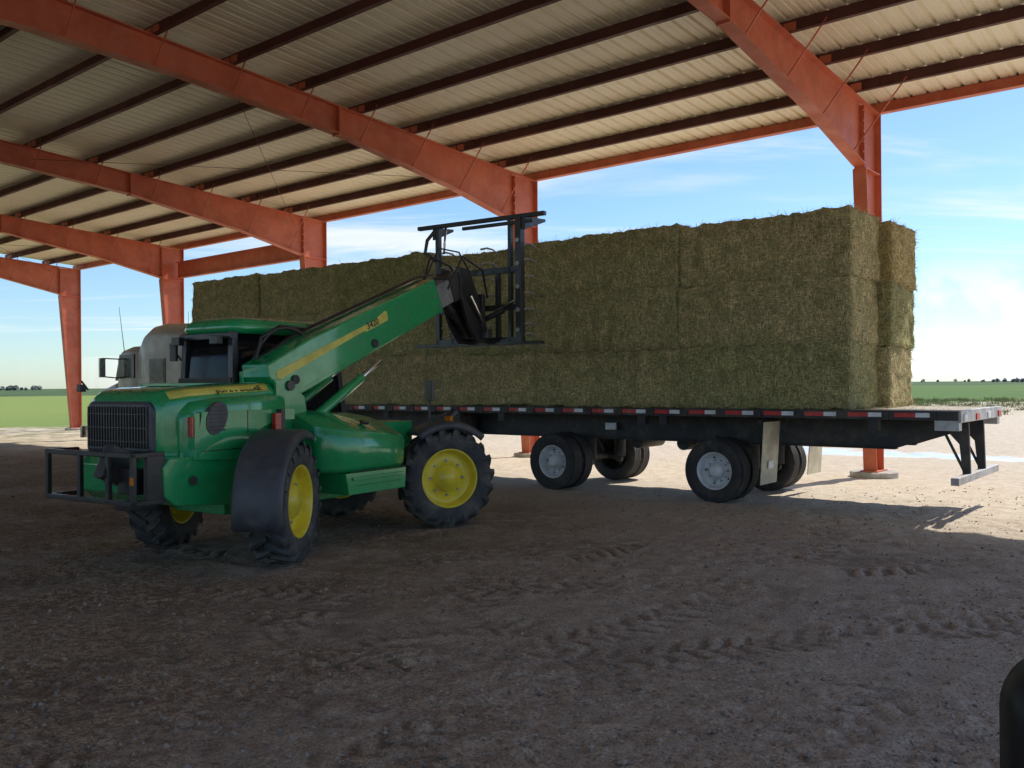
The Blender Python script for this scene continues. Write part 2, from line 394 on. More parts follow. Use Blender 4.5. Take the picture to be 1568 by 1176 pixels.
for k in ks:
    y=k*BAY
    for side in (0,1):
        fx=(lambda x:x) if side==0 else (lambda x:W-x)
        kn=zt(0)
        plate(fr,[(fx(.02),.12),(fx(.38),.12),(fx(.85),kn-1.25),(fx(.85),kn+.02),(fx(.02),kn-.02)],y,.012,'oxide')
        flange(fr,(fx(0),.1),(fx(0),kn-.0),y,.26,.02,'oxide')
        flange(fr,(fx(.4),.1),(fx(.87),kn-1.2),y,.26,.02,'oxide')
        flange(fr,(fx(.87),kn-1.2),(fx(.87),kn+.0),y,.2,.015,'oxide')
        flange(fr,(fx(.02),kn-1.2),(fx(.86),kn-1.2),y,.24,.015,'oxide')
        fr.box((fx(.2),y,.11),(.6,.34,.03),'oxide')
        poly=[(fx(x),zt(x)-.01) for x in xs]+[(fx(x),zt(x)-d_) for x,d_ in zip(xs[::-1],dp[::-1])]
        plate(fr,poly,y,.012,'oxide')
        flange(fr,(fx(0),zt(0)),(fx(RID),zt(RID)),y,.24,.02,'oxide')
        for i in range(4):
            flange(fr,(fx(xs[i]),zt(xs[i])-dp[i]),(fx(xs[i+1]),zt(xs[i+1])-dp[i+1]),y,.24,.02,'oxide')
        fr.box((fx(6.5),y,zt(6.5)-.3),(.04,.23,.58),'oxide')
        for sx in (-.05,.05):
            for zz in range(6):
                for sy in(-.08,.08): fr.box((fx(.87)+sx*.6,y+sy,kn-1.1+zz*.2),(.05,.03,.03),'oxide')
fr.obj('portal_frames',shed)
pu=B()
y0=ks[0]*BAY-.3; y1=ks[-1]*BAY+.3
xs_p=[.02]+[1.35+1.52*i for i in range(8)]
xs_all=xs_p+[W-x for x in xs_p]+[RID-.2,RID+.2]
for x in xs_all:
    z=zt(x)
    kk='oxide' if x in (xs_p[0],W-xs_p[0]) else 'oxide_shaded'
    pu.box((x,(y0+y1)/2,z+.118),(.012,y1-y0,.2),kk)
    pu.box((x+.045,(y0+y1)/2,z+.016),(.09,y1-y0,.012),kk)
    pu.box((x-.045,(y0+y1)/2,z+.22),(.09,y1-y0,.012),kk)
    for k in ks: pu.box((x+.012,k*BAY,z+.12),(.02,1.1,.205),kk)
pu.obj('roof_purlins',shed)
fb=B()
for k in ks:
    y=k*BAY
    for x in xs_p[1:]:
        dpt=np.interp(x,xs,dp)
        for sg in (-1,1):
            fb.bar((x,y+sg*.02,zt(x)-dpt+.03),(x,y+sg*(dpt*.8+.12),zt(x)+.12),.022,.022,'oxide')
            fb.box((x+.03,y+sg*.12,zt(x)+.1),(.02,.2,.16),'oxide')
fb.obj('flange_braces',shed)
rd=B()
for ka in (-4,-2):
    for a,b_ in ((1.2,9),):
        rd.tube([(a,ka*BAY,zt(a)-.25),(b_,(ka+1)*BAY,zt(b_)-.25)],.006,'oxide_shaded',6)
        rd.tube([(b_,ka*BAY,zt(b_)-.25),(a,(ka+1)*BAY,zt(a)-.25)],.006,'oxide_shaded',6)
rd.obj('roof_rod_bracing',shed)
ps=B()
ya,yb=-3*BAY,-2*BAY
ps.box((.25,(ya+yb)/2,6.35),(.012,BAY-.3,.6),'oxide'); ps.box((.25,(ya+yb)/2,6.65),(.2,BAY-.3,.02),'oxide'); ps.box((.25,(ya+yb)/2,6.05),(.2,BAY-.3,.02),'oxide')
ps.obj('portal_strut',shed)
ft=B()
for k in ks:
    for xc in (.2,W-.2):
        ft.lathe([(-.3,.0),(-.3,.45),(.085,.45),(.1,.43),(.1,0)],28,'conc',T=Matrix.Translation((xc,k*BAY,0))@Matrix.Rotation(R(-90),4,'Y'),smooth=False)
ft.obj('concrete_footings',shed)
prof=[];y=y0-.1;pitch=.305
while y<y1+.1:
    prof+=[(y,0),(y+.08,0),(y+.09,.010),(y+.105,.010),(y+.115,0),(y+.185,0),(y+.205,.045),(y+.24,.045),(y+.26,0)] ; y+=pitch
prof.append((y,0)); prof=np.array(prof)
xr=np.array([-.35,4,8,RID,RID+4,RID+8,W+.35]); zr=np.array([zt(x)+.232 if 0<=x<=W else ZE+.232-S*.35 for x in xr])
PX,PY=np.meshgrid(xr,prof[:,0]); PZ=zr[None,:]+prof[:,1][:,None]
V=np.stack([PX,PY,PZ],-1).reshape(-1,3); a_,c_=PX.shape; I=np.arange(a_*c_).reshape(a_,c_)
F=np.stack([I[:-1,:-1],I[:-1,1:],I[1:,1:],I[1:,:-1]],-1).reshape(-1,4)
ro=npmesh('roof_sheeting',V,F,[M['roof']]); ro.parent=shed
ga=B(); ga.box((-.36,(y0+y1)/2,ZE+.2),(.02,y1-y0+.6,.2),'oxide'); ga.box((-.18,(y0+y1)/2,ZE+.105),(.34,y1-y0+.6,.012),'oxide'); ga.obj('eave_trim',shed)

# ---------------------------------------------------------------- trailer
TO=Vector((3.925,14.93,0)); TA=R(51)
tr=empty('flatbed_trailer',TO,TA)
DK=1.47; YR=-3.5; YF=14.7
t=B()
nb=14
for i in range(nb):
    w=2.5/nb; t.box((-1.25+w*(i+.5),(YR+YF)/2,DK-.02),(w-.008,YF-YR-.1,.04),'deck')
t.obj('deck_boards',tr)
t=B()
for sx in(-1,1):
    t.box((sx*1.28,(YR+YF)/2,DK-.06),(.05,YF-YR,.125),'chassis')
    t.box((sx*.5,(YR+YF)/2+.4,1.36),(.14,YF-YR-1.2,.02),'chassis')
    t.box((sx*.5,(YR+YF)/2+.4,.9),(.14,YF-YR-1.2,.02),'chassis')
    t.box((sx*.5,(YR+YF)/2+.4,1.13),(.02,YF-YR-1.2,.44),'chassis')
    t.prism([(YR+.3,1.38),(YR+1.02,1.38),(YR+1.02,.9),(YR+.3,1.15)],sx*.5-.012,sx*.5+.012,'chassis')
    y=YR+.3
    while y<YF:
        t.box((sx*1.318,y,DK-.07),(.025,.07,.1),'chassis'); y+=.61
y=YR+.2
while y<YF-.1:
    t.box((0,y,1.385),(2.5,.05,.085),'chassis'); y+=.4
t.box((0,YR+.0,DK-.07),(2.6,.06,.16),'alu'); t.box((0,YF,DK-.07),(2.6,.06,.16),'alu')
t.box((-1.2,YR+.15,1.31),(.16,.3,.2),'alu'); t.box((1.2,YR+.15,1.31),(.16,.3,.2),'alu')
for i in range(4): t.box((-1.08+i*.72,YR-.035,1.38),(.16,.02,.09),'redtape' if i%2 else 'whitetape')
t.obj('frame',tr,.004)
t=B()
y=YR+.35
while y<YF-.4:
    for sx in(-1,1):
        t.box((sx*1.3065,y+.09,DK-.055),(.004,.18,.06),'whitetape'); t.box((sx*1.3065,y+.32,DK-.055),(.004,.27,.06),'redtape')
    y+=.62
t.obj('reflective_tape',tr)
t=B()
for sx in(-.62,.3):
    t.prism([(YR+.02,1.3),(YR+.4,1.3),(YR+.14,1.0),(YR+.1,.58),(YR-.0,.58)],sx-.03,sx+.03,'chassis')
t.box((-.1,YR+.04,.55),(2.5,.1,.1),'alu')
for sx in (-.62,.3): t.tube([(sx,YR+.35,1.2),(sx,YR+.08,.62)],.02,'chassis')
t.obj('rear_underride_guard',tr,.005)
def road_wheel(parent,name,x,y,side,rim='white',r=.5):
    w=B(); T=Matrix.Translation((x,y,r))@(Matrix.Rotation(math.pi,4,'Z') if side<0 else Matrix.Identity(4))
    for off in (0,-.33):
        pr=[(-.1,.29),(-.13,.33),(-.14,.40),(-.135,.46),(-.115,.49)]
        for i in range(4):
            xx=-.085+i*.057; pr+=[(xx-.02,.5),(xx+.02,.5),(xx+.024,.488),(xx+.033,.488)]
        pr+=[(.115,.49),(.135,.46),(.14,.40),(.13,.33),(.1,.29)]
        pr=[(p[0]+off,p[1]*r/.5) for p in pr]
        w.lathe(pr,40,'tyre2',T)
    w.lathe([(.105,.295),(.115,.29),(.1,.275),(.03,.262),(-.03,.25),(-.05,.2),(-.04,.15),(-.035,.13),(.03,.12),(.09,.10),(.1,.085),(.13,.075),(.135,.05),(.135,0)],40,rim,T)
    w.lathe([(-.5,.26),(-.1,.26)],32,'chassis',T)
    for i in range(10):
        a=2*math.pi*i/10
        p=T@Vector((-.045,.165*math.cos(a),.165*math.sin(a))); q=T@Vector((-.01,.165*math.cos(a),.165*math.sin(a)))
        w.tube([p,q],.014,'grey',6)
    for i in range(5):
        a=2*math.pi*(i+.5)/5; p=T@Vector((-.043,.218*math.cos(a),.218*math.sin(a))); q=T@Vector((-.040,.218*math.cos(a),.218*math.sin(a)))
        w.tube([p,q],.022,'chassis',8)
    return w.obj(name,parent)
n=0
for y in (0,3.12):
    for sx in(-1,1):
        n+=1; road_wheel(tr,'wheel_%d'%n,sx*1.16,y,sx)
t=B()
for y in(0,3.12):
    t.tube([(-.9,y,.5),(.9,y,.5)],.065,'chassis',12)
    for sx in(-.5,.5):
        t.prism([(y+.55,.9),(y+.35,.9),(y+.45,.55),(y+.58,.55)],sx-.06,sx+.06,'chassis')
        t.bar((sx,y+.5,.58),(sx,y-.35,.44),.08,.08,'chassis'); t.tube([(sx,y-.3,.5),(sx,y-.3,.9)],.11,'tyre2',12)
        t.tube([(sx*1.2,y+.1,.5),(sx*1.2,y+.3,1.0)],.035,'chassis',8)
    t.tube([(-.2,y+.9,.95),(.2,y+.9,.95)],.13,'chassis',14)
for y in (1.0,1.9): t.tube([(-.4,y,.85),(.4,y,.85)],.12,'chassis',14)
for y in (-2.4,.9,1.3,4.3,5.4,7.4,9.6): t.box((-1.2,y,1.28),(.12,.14,.16),'chassis')
t.box((-.85,5.9,1.08),(.5,.9,.42),'chassis'); t.box((-1.105,5.9,1.08),(.012,.34,.14),'whitetape')
t.box((-.62,2.3,1.12),(.04,.22,.12),'whitetape')
for sx in(-.75,.75):
    t.box((sx,10.9,.75),(.13,.13,1.15),'chassis'); t.box((sx,10.9,.15),(.28,.28,.04),'chassis')
t.bar((-.75,10.9,.8),(.75,10.9,.8),.06,.06,'chassis')
t.obj('running_gear',tr,.006)
t=B()
for sx in(-1,1):
    x=sx*.95
    t.box((x,-.78,.80),(.60,.012,.95),'flap',rot=Matrix.Rotation(R(4),3,'X')); t.box((x,-.76,1.28),(.66,.05,.05),'chassis')
t.box((-.95,-.792,.62),(.2,.004,.12),'whitetape',rot=Matrix.Rotation(R(4),3,'X'))
t.obj('mudflaps',tr)

# ---------------------------------------------------------------- hay bales
TM=Matrix.Translation(TO)@Matrix.Rotation(TA,4,'Z')
def bale(cx,cy,cz,sx,sy,sz,seed,nst,orange=False,rz=0,res=.075):
    rg=np.random.default_rng(seed)
    h=np.array([sx,sy,sz])/2; vs=[];fs=[];off=0
    for ax in range(3):
        u,v=[(1,2),(2,0),(0,1)][ax]
        nu=max(3,int(2*h[u]/res));nv=max(3,int(2*h[v]/res))
        for sg in(-1,1):
            U,Vv=np.meshgrid(np.linspace(-h[u],h[u],nu+1),np.linspace(-h[v],h[v],nv+1),indexing='ij')
            p=np.zeros(U.shape+(3,)); p[...,u]=U;p[...,v]=Vv;p[...,ax]=sg*h[ax]
            I=np.arange(U.size).reshape(U.shape)+off
            q=np.stack([I[:-1,:-1],I[1:,:-1],I[1:,1:],I[:-1,1:]],-1).reshape(-1,4)
            if sg<0:q=q[:,::-1]
            fs.append(q);vs.append(p.reshape(-1,3));off+=U.size
    p=np.concatenate(vs);f=np.concatenate(fs)
    def deform(p):
        r=.055; inner=np.clip(p,-(h-r),h-r); d=p-inner; l=np.linalg.norm(d,axis=1,keepdims=True); nrm=d/np.maximum(l,1e-6)
        q=inner+nrm*np.minimum(l,r)
        a=q+seed*3.7
        dis=.035*vn3(a[:,0]*1.7,a[:,1]*1.7,a[:,2]*1.7,1)+.024*vn3(a[:,0]*2,a[:,1]*8,a[:,2]*1.2,2)+.018*vn3(a[:,0]*7,a[:,1]*7,a[:,2]*7,3)+.016*vn3(a[:,0]*17,a[:,1]*17,a[:,2]*17,4)
        return q+nrm*dis[:,None],nrm
    P_,_=deform(p)
    nbf=len(f)
    area=np.array([h[1]*h[2],h[0]*h[2],h[0]*h[1]]); ax=rg.choice(3,nst,p=area/area.sum()); sg=rg.choice([-1,1],nst)
    q=(rg.random((nst,3))*2-1)*h; q[np.arange(nst),ax]=sg*h[ax]
    e=rg.random(nst)<.2; ax2=(ax+rg.integers(1,3,nst))%3; ii=np.arange(nst)[e]; q[ii,ax2[e]]=np.sign(q[ii,ax2[e]])*h[ax2[e]]
    S_,nr=deform(q)
    d=rg.normal(size=(nst,3)); d[:,2]-=.35; d+=nr*.2; d/=np.linalg.norm(d,axis=1,keepdims=True)
    dn=(d*nr).sum(1,keepdims=True); d=d+nr*np.where(dn<0.08,.12-dn,0.); d/=np.linalg.norm(d,axis=1,keepdims=True)
    L=.03+.10*rg.random(nst)**2; L[rg.random(nst)<.03]*=1.6
    SV=strands(S_-nr*.004,d,rg.normal(size=(nst,3))*.4+nr,L,.003+.006*rg.random(nst))
    V=np.concatenate([P_,SV]); F=np.concatenate([f,np.arange(nst*4).reshape(-1,4)+len(P_)])
    mi=np.zeros(len(F)); mi[nbf:]=1; smo=np.arange(len(F))<nbf
    o=npmesh('hay_bale',V,F,[M['hay2' if orange else 'hay'],M['straw']],mi,smo,
        mw=TM@Matrix.Translation((cx,cy,cz))@Matrix.Rotation(rz,4,'Z'))
bounds=[-2.1,.6,3.45,6.2,8.95,11.8,14.6]
sd=1
for ci in range(6):
    a,b2=bounds[ci],bounds[ci+1]; ht=[.95,.97,.96,1.0,1.01,1.02][ci]
    for lay in range(3):
        for side in(-1,1):
            sd+=1
            near_=side<0
            dx=rng.normal()*.015; dy=rng.normal()*.02; rz=rng.normal()*.005
            if ci==0 and not near_: dy-=.12+.12*(lay==2)+.06*(lay==1)
            ht2=ht+(.0 if near_ else -.02)
            ns=(5600 if ci<3 else 2800) if near_ else (4200 if ci==0 else 500)
            bale(side*.635+dx,(a+b2)/2+dy,DK+ht2*(lay+.5)+.02,1.27,b2-a+.04,ht2+.04,sd,ns,orange=(ci==0 and side>0 and lay==2),rz=rz,res=.045 if (near_ or ci==0) else .12)
n=2500
q=np.stack([-1.3+rng.random(n)**2*.12,-3.2+rng.random(n)*17,np.full(n,DK+.012)],1); q[:600,0]=-1.2+rng.random(600)*2.4; q[:600,1]=-2.2-rng.random(600)**2*1.1
an=rng.random(n)*6.28; d=np.stack([np.cos(an),np.sin(an),.5*(rng.random(n)-.3)],1)
V=strands(q,d,np.tile([0,0,1.],(n,1)),.03+.08*rng.random(n),.004+.004*rng.random(n))
o=npmesh('deck_chaff',V,np.arange(n*4).reshape(-1,4),[M['straw']]); o.parent=tr

# ---------------------------------------------------------------- truck tractor
tk=empty('semi_truck_tractor',TO,TA)
t=B()
secs=[]
for y,ins,zt_ in ((15.05,.10,3.40),(15.12,.02,3.52),(15.4,0,3.58),(16.4,0,3.62),(16.9,0,3.58),(17.3,.03,3.42),(17.62,.08,3.12)):
    secs.append(rrect4(-1.2+ins,1.2-ins,1.0,zt_,.35,.06,y,6))
t.loft(secs,'cream')
secs=[]
for y,ins,z1 in ((17.5,.06,3.05),(18.2,.08,3.05),(18.7,.1,2.96),(18.86,.12,2.85)):
    secs.append(rrect4(-1.12+ins*.5,1.12-ins*.5,1.0,z1,.2,.05,y,5))
t.loft(secs,'cream')
secs=[]
for y,ins,z1 in ((18.84,.0,2.1),(19.3,.02,2.05),(20.3,.12,1.85),(20.75,.2,1.65),(20.85,.28,1.5)):
    secs.append(rrect4(-1.0+ins,1.0-ins,.75,z1,.25,.05,y,5))
t.loft(secs,'cream')
t.obj('cab_body',tk)
t=B()
t.prism([(18.87,2.1),(19.15,2.08),(18.9,2.82),(18.87,2.84)],-1.0,1.0,'glass')
for sx in(-1,1):
    t.prism([(17.85,2.15),(18.78,2.15),(18.66,2.8),(17.85,2.82)],sx*1.065,sx*1.12,'glass')
    t.prism([(16.05,2.0),(16.85,2.0),(16.85,2.66),(16.05,2.66)],sx*1.18,sx*1.225,'black')
    t.prism([(16.1,2.06),(16.8,2.06),(16.8,2.6),(16.1,2.6)],sx*1.2,sx*1.232,'glass')
    t.box((sx*1.5,18.95,2.45),(.12,.1,.55),'cream'); t.box((sx*1.5,18.895,2.45),(.17,.012,.5),'chrome')
    t.tube([(sx*1.08,18.75,2.7),(sx*1.5,18.95,2.72)],.018,'black',8); t.tube([(sx*1.08,18.75,2.15),(sx*1.5,18.95,2.2)],.018,'black',8)
    t.tube([(sx*1.0,18.6,2.9),(sx*1.1,18.7,4.2)],.006,'black',6,rr=[.012,.006])
    t.tube([(sx*1.0,17.9,.75),(sx*1.0,16.4,.75)],.3,'alu',20)
for i in range(5): t.box((-.8+.4*i,17.2,3.5),(.12,.1,.05),'amber')
t.prism([(20.86,.9),(20.9,.9),(20.9,1.45),(20.86,1.45)],-.5,.5,'chrome')
t.box((0,20.95,.55),(2.3,.12,.35),'chrome')
for sx in(-.42,.42): t.box((sx,16.2,.85),(.09,9.2,.25),'chassis')
t.box((0,12.9,1.12),(.9,1.1,.08),'chassis')
t.box((-1.0,11.35,.72),(.62,.012,.75),'plastic'); t.box((1.0,11.35,.72),(.62,.012,.75),'plastic')
t.obj('cab_fittings',tk,.004)
n=0
for y in(12.3,13.65):
    for sx in(-1,1): n+=1; road_wheel(tk,'drive_wheel_%d'%n,sx*1.1,y,sx)
for sx in(-1,1): road_wheel(tk,'steer_wheel_%d'%(sx>0),sx*1.12,19.7,sx,r=.5)
def text(name,s,size,Mx,mt,parent,ext=.002):
    cu=bpy.data.curves.new(name,'FONT'); cu.body=s; cu.size=size; cu.extrude=ext; cu.offset=size*.02
    cu.materials.append(M[mt]); o=bpy.data.objects.new(name,cu); COL.objects.link(o); o.parent=parent; o.matrix_local=Mx; return o
text('mudflap_lettering','WESTERN\nHAULER',.19,Matrix(((1,0,0,-1.29),(0,0,-1,11.342),(0,1,0,.9),(0,0,0,1))),'whitetape',tk)

# ---------------------------------------------------------------- telehandler
MO=Vector((-2.49,11.3,0)); MA=R(-33.1)
th=empty('telescopic_handler',MO,MA)
def ag_wheel(name,x,y,steer,side):
    w=B(); T=Matrix.Translation((x,y,.645))@Matrix.Rotation(steer,4,'Z')@(Matrix.Rotation(math.pi,4,'Z') if side<0 else Matrix.Identity(4))
    pr=[(-.165,.37),(-.195,.41),(-.215,.48),(-.205,.55),(-.185,.59),(-.1,.605),(0,.61),(.1,.605),(.185,.59),(.205,.55),(.215,.48),(.195,.41),(.165,.37)]
    w.lathe(pr,56,'tyre',T)
    NL=19
    for i in range(NL):
        for sg in(-1,1):
            a=2*math.pi*(i+(.5 if sg>0 else 0))/NL
            st=[(-.015*sg,.0,.60,.652,.05),(.09*sg,.13,.595,.650,.05),(.19*sg,.27,.575,.642,.058),(.222*sg,.31,.50,.575,.05)]
            vs=[];fs=[]
            for (xx,da,rb,rt,hw) in st:
                for (rr_,dd) in ((rb,-hw*1.15),(rt,-hw*.8),(rt,hw*.8),(rb,hw*1.15)):
                    an=a+da+dd; vs.append((xx,rr_*math.cos(an),rr_*math.sin(an)))
            for j in range(3):
                for q in range(4): fs.append((j*4+q,j*4+(q+1)%4,(j+1)*4+(q+1)%4,(j+1)*4+q))
            fs+= [(0,1,2,3),(12,13,14,15)]
            w.add(vs,fs,'tyre',False,T)
    w.lathe([(.17,.385),(.185,.39),(.185,.375),(.165,.362),(.09,.345),(.05,.34),(.04,.325),(.055,.25),(.065,.19),(.10,.175),(.135,.16),(.14,.12),(.16,.11),(.165,0)],48,'yellow',T)
    w.lathe([(-.17,.385),(-.185,.38),(-.165,.36),(0,.34),(.03,.3),(.03,0)],32,'yellow',T)
    for i in range(8):
        an=2*math.pi*i/8; p=T@Vector((.05,.225*math.cos(an),.225*math.sin(an))); q=T@Vector((.085,.225*math.cos(an),.225*math.sin(an))); w.tube([p,q],.018,'grey',6)
    w.obj(name,th)
    return T
SA,SB=R(27),R(-32)
def fender(name,x,y,steer,a0,a1,r,x0,x1,th_=.025):
    T=Matrix.Translation((x,y,.645))@Matrix.Rotation(steer,4,'Z')
    n=18; f=B(); secs=[]
    for i in range(n+1):
        a=R(a0+(a1-a0)*i/n); c_,s_=math.cos(a),math.sin(a)
        pts=[(x0,r-.02),(x0+.03,r),(x1-.05,r),(x1,r-.035),(x1,r-.10),(x1-.02,r-.10),(x1-.02,r-.045),(x1-.055,r-th_),(x0+.03,r-th_),(x0,r-th_-.02)]
        secs.append([(p[0],p[1]*c_,p[1]*s_) for p in pts])
    f.loft(secs,'plastic',T,True,True)
    f.bar(T@Vector((x0-.0,0,r-.08)),T@Vector((x0+.0,0,.1)),.05,.03,'black')
    return f.obj(name,th)
ag_wheel('rear_right_wheel',.975,-1.41,SA,1); ag_wheel('front_right_wheel',.975,1.41,SB,1)
ag_wheel('rear_left_wheel',-.975,-1.41,SA,-1); ag_wheel('front_left_wheel',-.975,1.41,SB,-1)
fender('rear_right_fender',.975,-1.41,SA,68,196,.77,-.27,.25)
fender('front_right_fender',.975,1.41,SB,48,128,.75,-.24,.22)
fender('rear_left_fender',-.975,-1.41,SA,68,190,.77,-.25,.25)
fender('front_left_fender',-.975,1.41,SB,48,128,.75,-.22,.22)
t=B(); secs=[]
for y,ins,z1,x1 in ((-2.53,.13,1.72,.40),(-2.50,.06,1.79,.41),(-2.42,.02,1.84,.42),(-2.2,0,1.875,.44),(-1.8,0,1.90,.47),(-1.4,0,1.92,.48),(-1.1,0,1.93,.46),(-.98,.02,1.92,.44)):
    secs.append(rrect4(-.88+ins,x1-ins,1.13+ins*.3,z1,.17,.05,y,7))
t.loft(secs,'green')
secs=[]
for y,x1,z0,z1 in ((-2.32,.45,1.12,1.62),(-2.2,.56,1.08,1.72),(-1.9,.62,1.05,1.76),(-1.5,.64,1.2,1.78),(-1.2,.60,1.42,1.79),(-.95,.5,1.5,1.78)):
    secs.append(rrect4(.2,x1,z0,z1,.10,.04,y,6))
t.loft(secs,'green')
t.prism([(-2.30,1.14),(-1.75,1.10),(-1.45,1.42),(-1.2,1.5),(-.95,1.5),(-.95,1.62),(-2.2,1.62)],.3,.655,'green')
t.box((-.2,-1.7,1.90),(.5,.9,.03),'green')
t.obj('engine_hood',th,.012)
t=B()
secs=[rrect4(-.80,.33,1.2,1.73,.12,.05,-2.50,6),rrect4(-.80,.33,1.2,1.73,.12,.05,-2.545,6),rrect4(-.77,.30,1.23,1.70,.1,.04,-2.56,6)]
t.loft(secs,'plastic',smooth=False)
for i in range(22): t.box((-.74+i*.048,-2.565,1.465),(.016,.02,.42),'black')
for z in (1.32,1.46,1.60): t.box((-.235,-2.57,z),(1.02,.012,.012),'black')
vent=[]
for i in range(20):
    a=2*math.pi*i/20; vent.append((-2.02+.13*math.cos(a)+.04*math.sin(a),1.55+.17*math.sin(a)))
t.prism(vent,.60,.664,'plastic')
for i in range(7): t.box((.666,-2.02,1.43+i*.04),(.01,.2,.014),'black')
t.box((.62,-2.27,1.43),(.09,.06,.36),'green'); t.box((.62,-2.31,1.47),(.07,.03,.2),'red')
t.box((.70,-1.25,1.48),(.06,.1,.2),'red'); t.box((.66,-1.19,1.48),(.14,.06,.28),'black')
t.box((.656,-1.62,1.5),(.004,.012,.24),'black'); t.box((.656,-1.95,1.22),(.004,.5,.010),'black')
t.obj('grille_and_lights',th,.006)
t=B()
t.prism([(-2.62,.80),(-2.5,.70),(-1.7,.62),(-1.7,1.16),(-2.56,1.17),(-2.64,1.08)],-.78,.62,'green')
t.prism([(-1.75,.5),(1.9,.5),(1.9,.95),(1.2,1.2),(-.9,1.3),(-1.75,1.15)],-.42,.42,'green')
t.box((-.1,-2.66,1.0),(.35,.08,.2),'black')
t.tube([(.625,-2.3,.93),(.65,-2.3,.93)],.05,'chassis',12)
t.obj('chassis_and_counterweight',th,.03)
t=B()
for z in(.76,1.22): t.box((-.15,-2.93,z),(1.5,.05,.05),'black')
for x in(-.875,.575,-.3,.18): t.box((x,-2.93,.99),(.05,.05,.50),'black')
for x in(.575,-.875):
    for z in(.76,1.22): t.box((x,-2.76,z),(.05,.32,.05),'black')
t.box((.57,-2.70,1.0),(.06,.2,.44),'black')
t.box((.1,-2.8,1.1),(.14,.3,.34),'black',rot=Matrix.Rotation(R(-25),3,'X'))
t.box((.6,-2.965,.98),(.05,.02,.08),'amber')
t.box((.3,-2.72,.95),(.3,.2,.25),'black')
t.obj('rear_hitch_frame',th,.008)
t=B(); secs=[]
def pod(y,xo,zi,zo,zb):
    pts=[(.40,zi)]
    for i in range(9):
        u=i/8; pts.append((.45+(xo-.45)*u, zi+(zo-zi)*(u**1.4)))
    pts+=[(xo+.001,zo-.003),(xo+.02,zo-.07),(xo+.022,zo-.073),(xo,zb+.06),(xo-.04,zb),(.40,zb)]
    return [(p[0],y,p[1]) for p in pts]
for y,xo,zi,zo in ((-.82,.80,1.54,1.42),(-.80,.86,1.55,1.41),(-.6,1.08,1.585,1.36),(-.3,1.11,1.575,1.33),(.1,1.11,1.54,1.29),(.42,1.09,1.49,1.25),(.45,1.06,1.46,1.22)):
    secs.append(pod(y,xo,zi,zo,.88))
t.loft(secs,'green')
t.obj('side_engine_cover',th)
t=B()
t.prism([(-.55,.62),(.44,.62),(.46,.87),(-.6,.87)],.45,1.10,'green')
t.box((.95,-.05,.72),(.3,.8,.02),'plastic')
t.box((1.11,-.05,.8),(.02,.9,.04),'green')
t.box((1.125,-.05,.885),(.012,1.0,.012),'black')
t.tube([(.92,-.1,1.42),(.93,-.1,1.455)],.055,'black',14)
t.box((.3,.9,1.25),(.5,.7,.3),'green')
t.tube([(.88,1.2,1.3),(.88,1.22,1.7)],.014,'black',8); t.box((.88,1.22,1.80),(.17,.05,.26),'black',rot=Matrix.Rotation(R(-20),3,'Z'))
t.tube([(.95,1.55,1.42),(.95,1.66,1.5)],.0,'black',8,rr=[.03,.075]); t.box((1.02,1.45,1.42),(.1,.06,.08),'amber')
t.tube([(.7,1.2,1.1),(.9,1.35,1.45),(.95,1.5,1.5)],.02,'black',8)
t.obj('steps_lamps_mirror',th,.012)
t=B()
for y in(-1.41,1.41):
    t.tube([(-.85,y,.645),(.85,y,.645)],.11,'green',14); t.tube([(-.15,y-.02,.645),(.15,y-.02,.645)],.2,'green',16)
    for sx in(-.78,.78): t.box((sx,y,.645),(.12,.22,.34),'green')
t.obj('axles',th,.01)
bx0,bx1=-.02,.42
bsl=math.atan2(1.2,2.95)
t=B()
t.prism([(-.88,1.74),(-.7,1.74),(2.14,2.93),(2.14,2.96),(1.92,3.375),(-.45,2.45),(-1.14,2.12),(-1.12,1.98)],bx0,bx1,'green')
t.obj('boom',th,.022)
t=B()
t.prism([(-1.0,1.985),(-.96,1.945),(.35,2.52),(.78,2.70),(.70,2.735),(-1.0,2.045)],bx1+.001,bx1+.005,'stripe')
t.obj('boom_stripe',th)
t=B()   # weld seam, pivot bosses, bolts, wear-pad plate, hydraulic lines on the boom
t.bar((bx1+.003,-.55,1.86),(bx1+.003,2.1,2.97),.006,.018,'green')
for (y_,z_) in ((-.72,1.95),(.66,2.42)): t.tube([(bx1,y_,z_),(bx1+.025,y_,z_)],.055,'chassis',14)
for (y_,z_) in ((1.98,2.98),(1.90,3.12),(1.83,3.26),(2.05,3.02)): t.tube([(bx1,y_,z_),(bx1+.012,y_,z_)],.014,'grey',8)
for k_ in (0.,.05): t.tube([(.05+k_,-1.0,2.16+k_*.3),(.05+k_,-.4,2.50),(.05+k_,.8,2.965),(.05+k_,1.95,3.42),(.05+k_,2.3,3.5)],.015,'black',7)
t.obj('boom_fittings',th)
up=Vector((0,-math.sin(bsl),math.cos(bsl))); fw=Vector((0,math.cos(bsl),math.sin(bsl)))
def frame(o,f,u):
    f=Vector(f).normalized();u=Vector(u).normalized();n_=f.cross(u); return Matrix(((f.x,u.x,n_.x,o[0]),(f.y,u.y,n_.y,o[1]),(f.z,u.z,n_.z,o[2]),(0,0,0,1)))
t=B(); t.prism([(.47,2.60),(.50,2.56),(.93,2.735),(.90,2.85),(.86,2.85)],bx1+.0012,bx1+.0048,'stripe'); t.obj('boom_number_plate',th)
text('boom_number','3420',.12,frame((bx1+.006,.53,2.59),fw,up),'black',th,.001)
t=B(); secs=[]
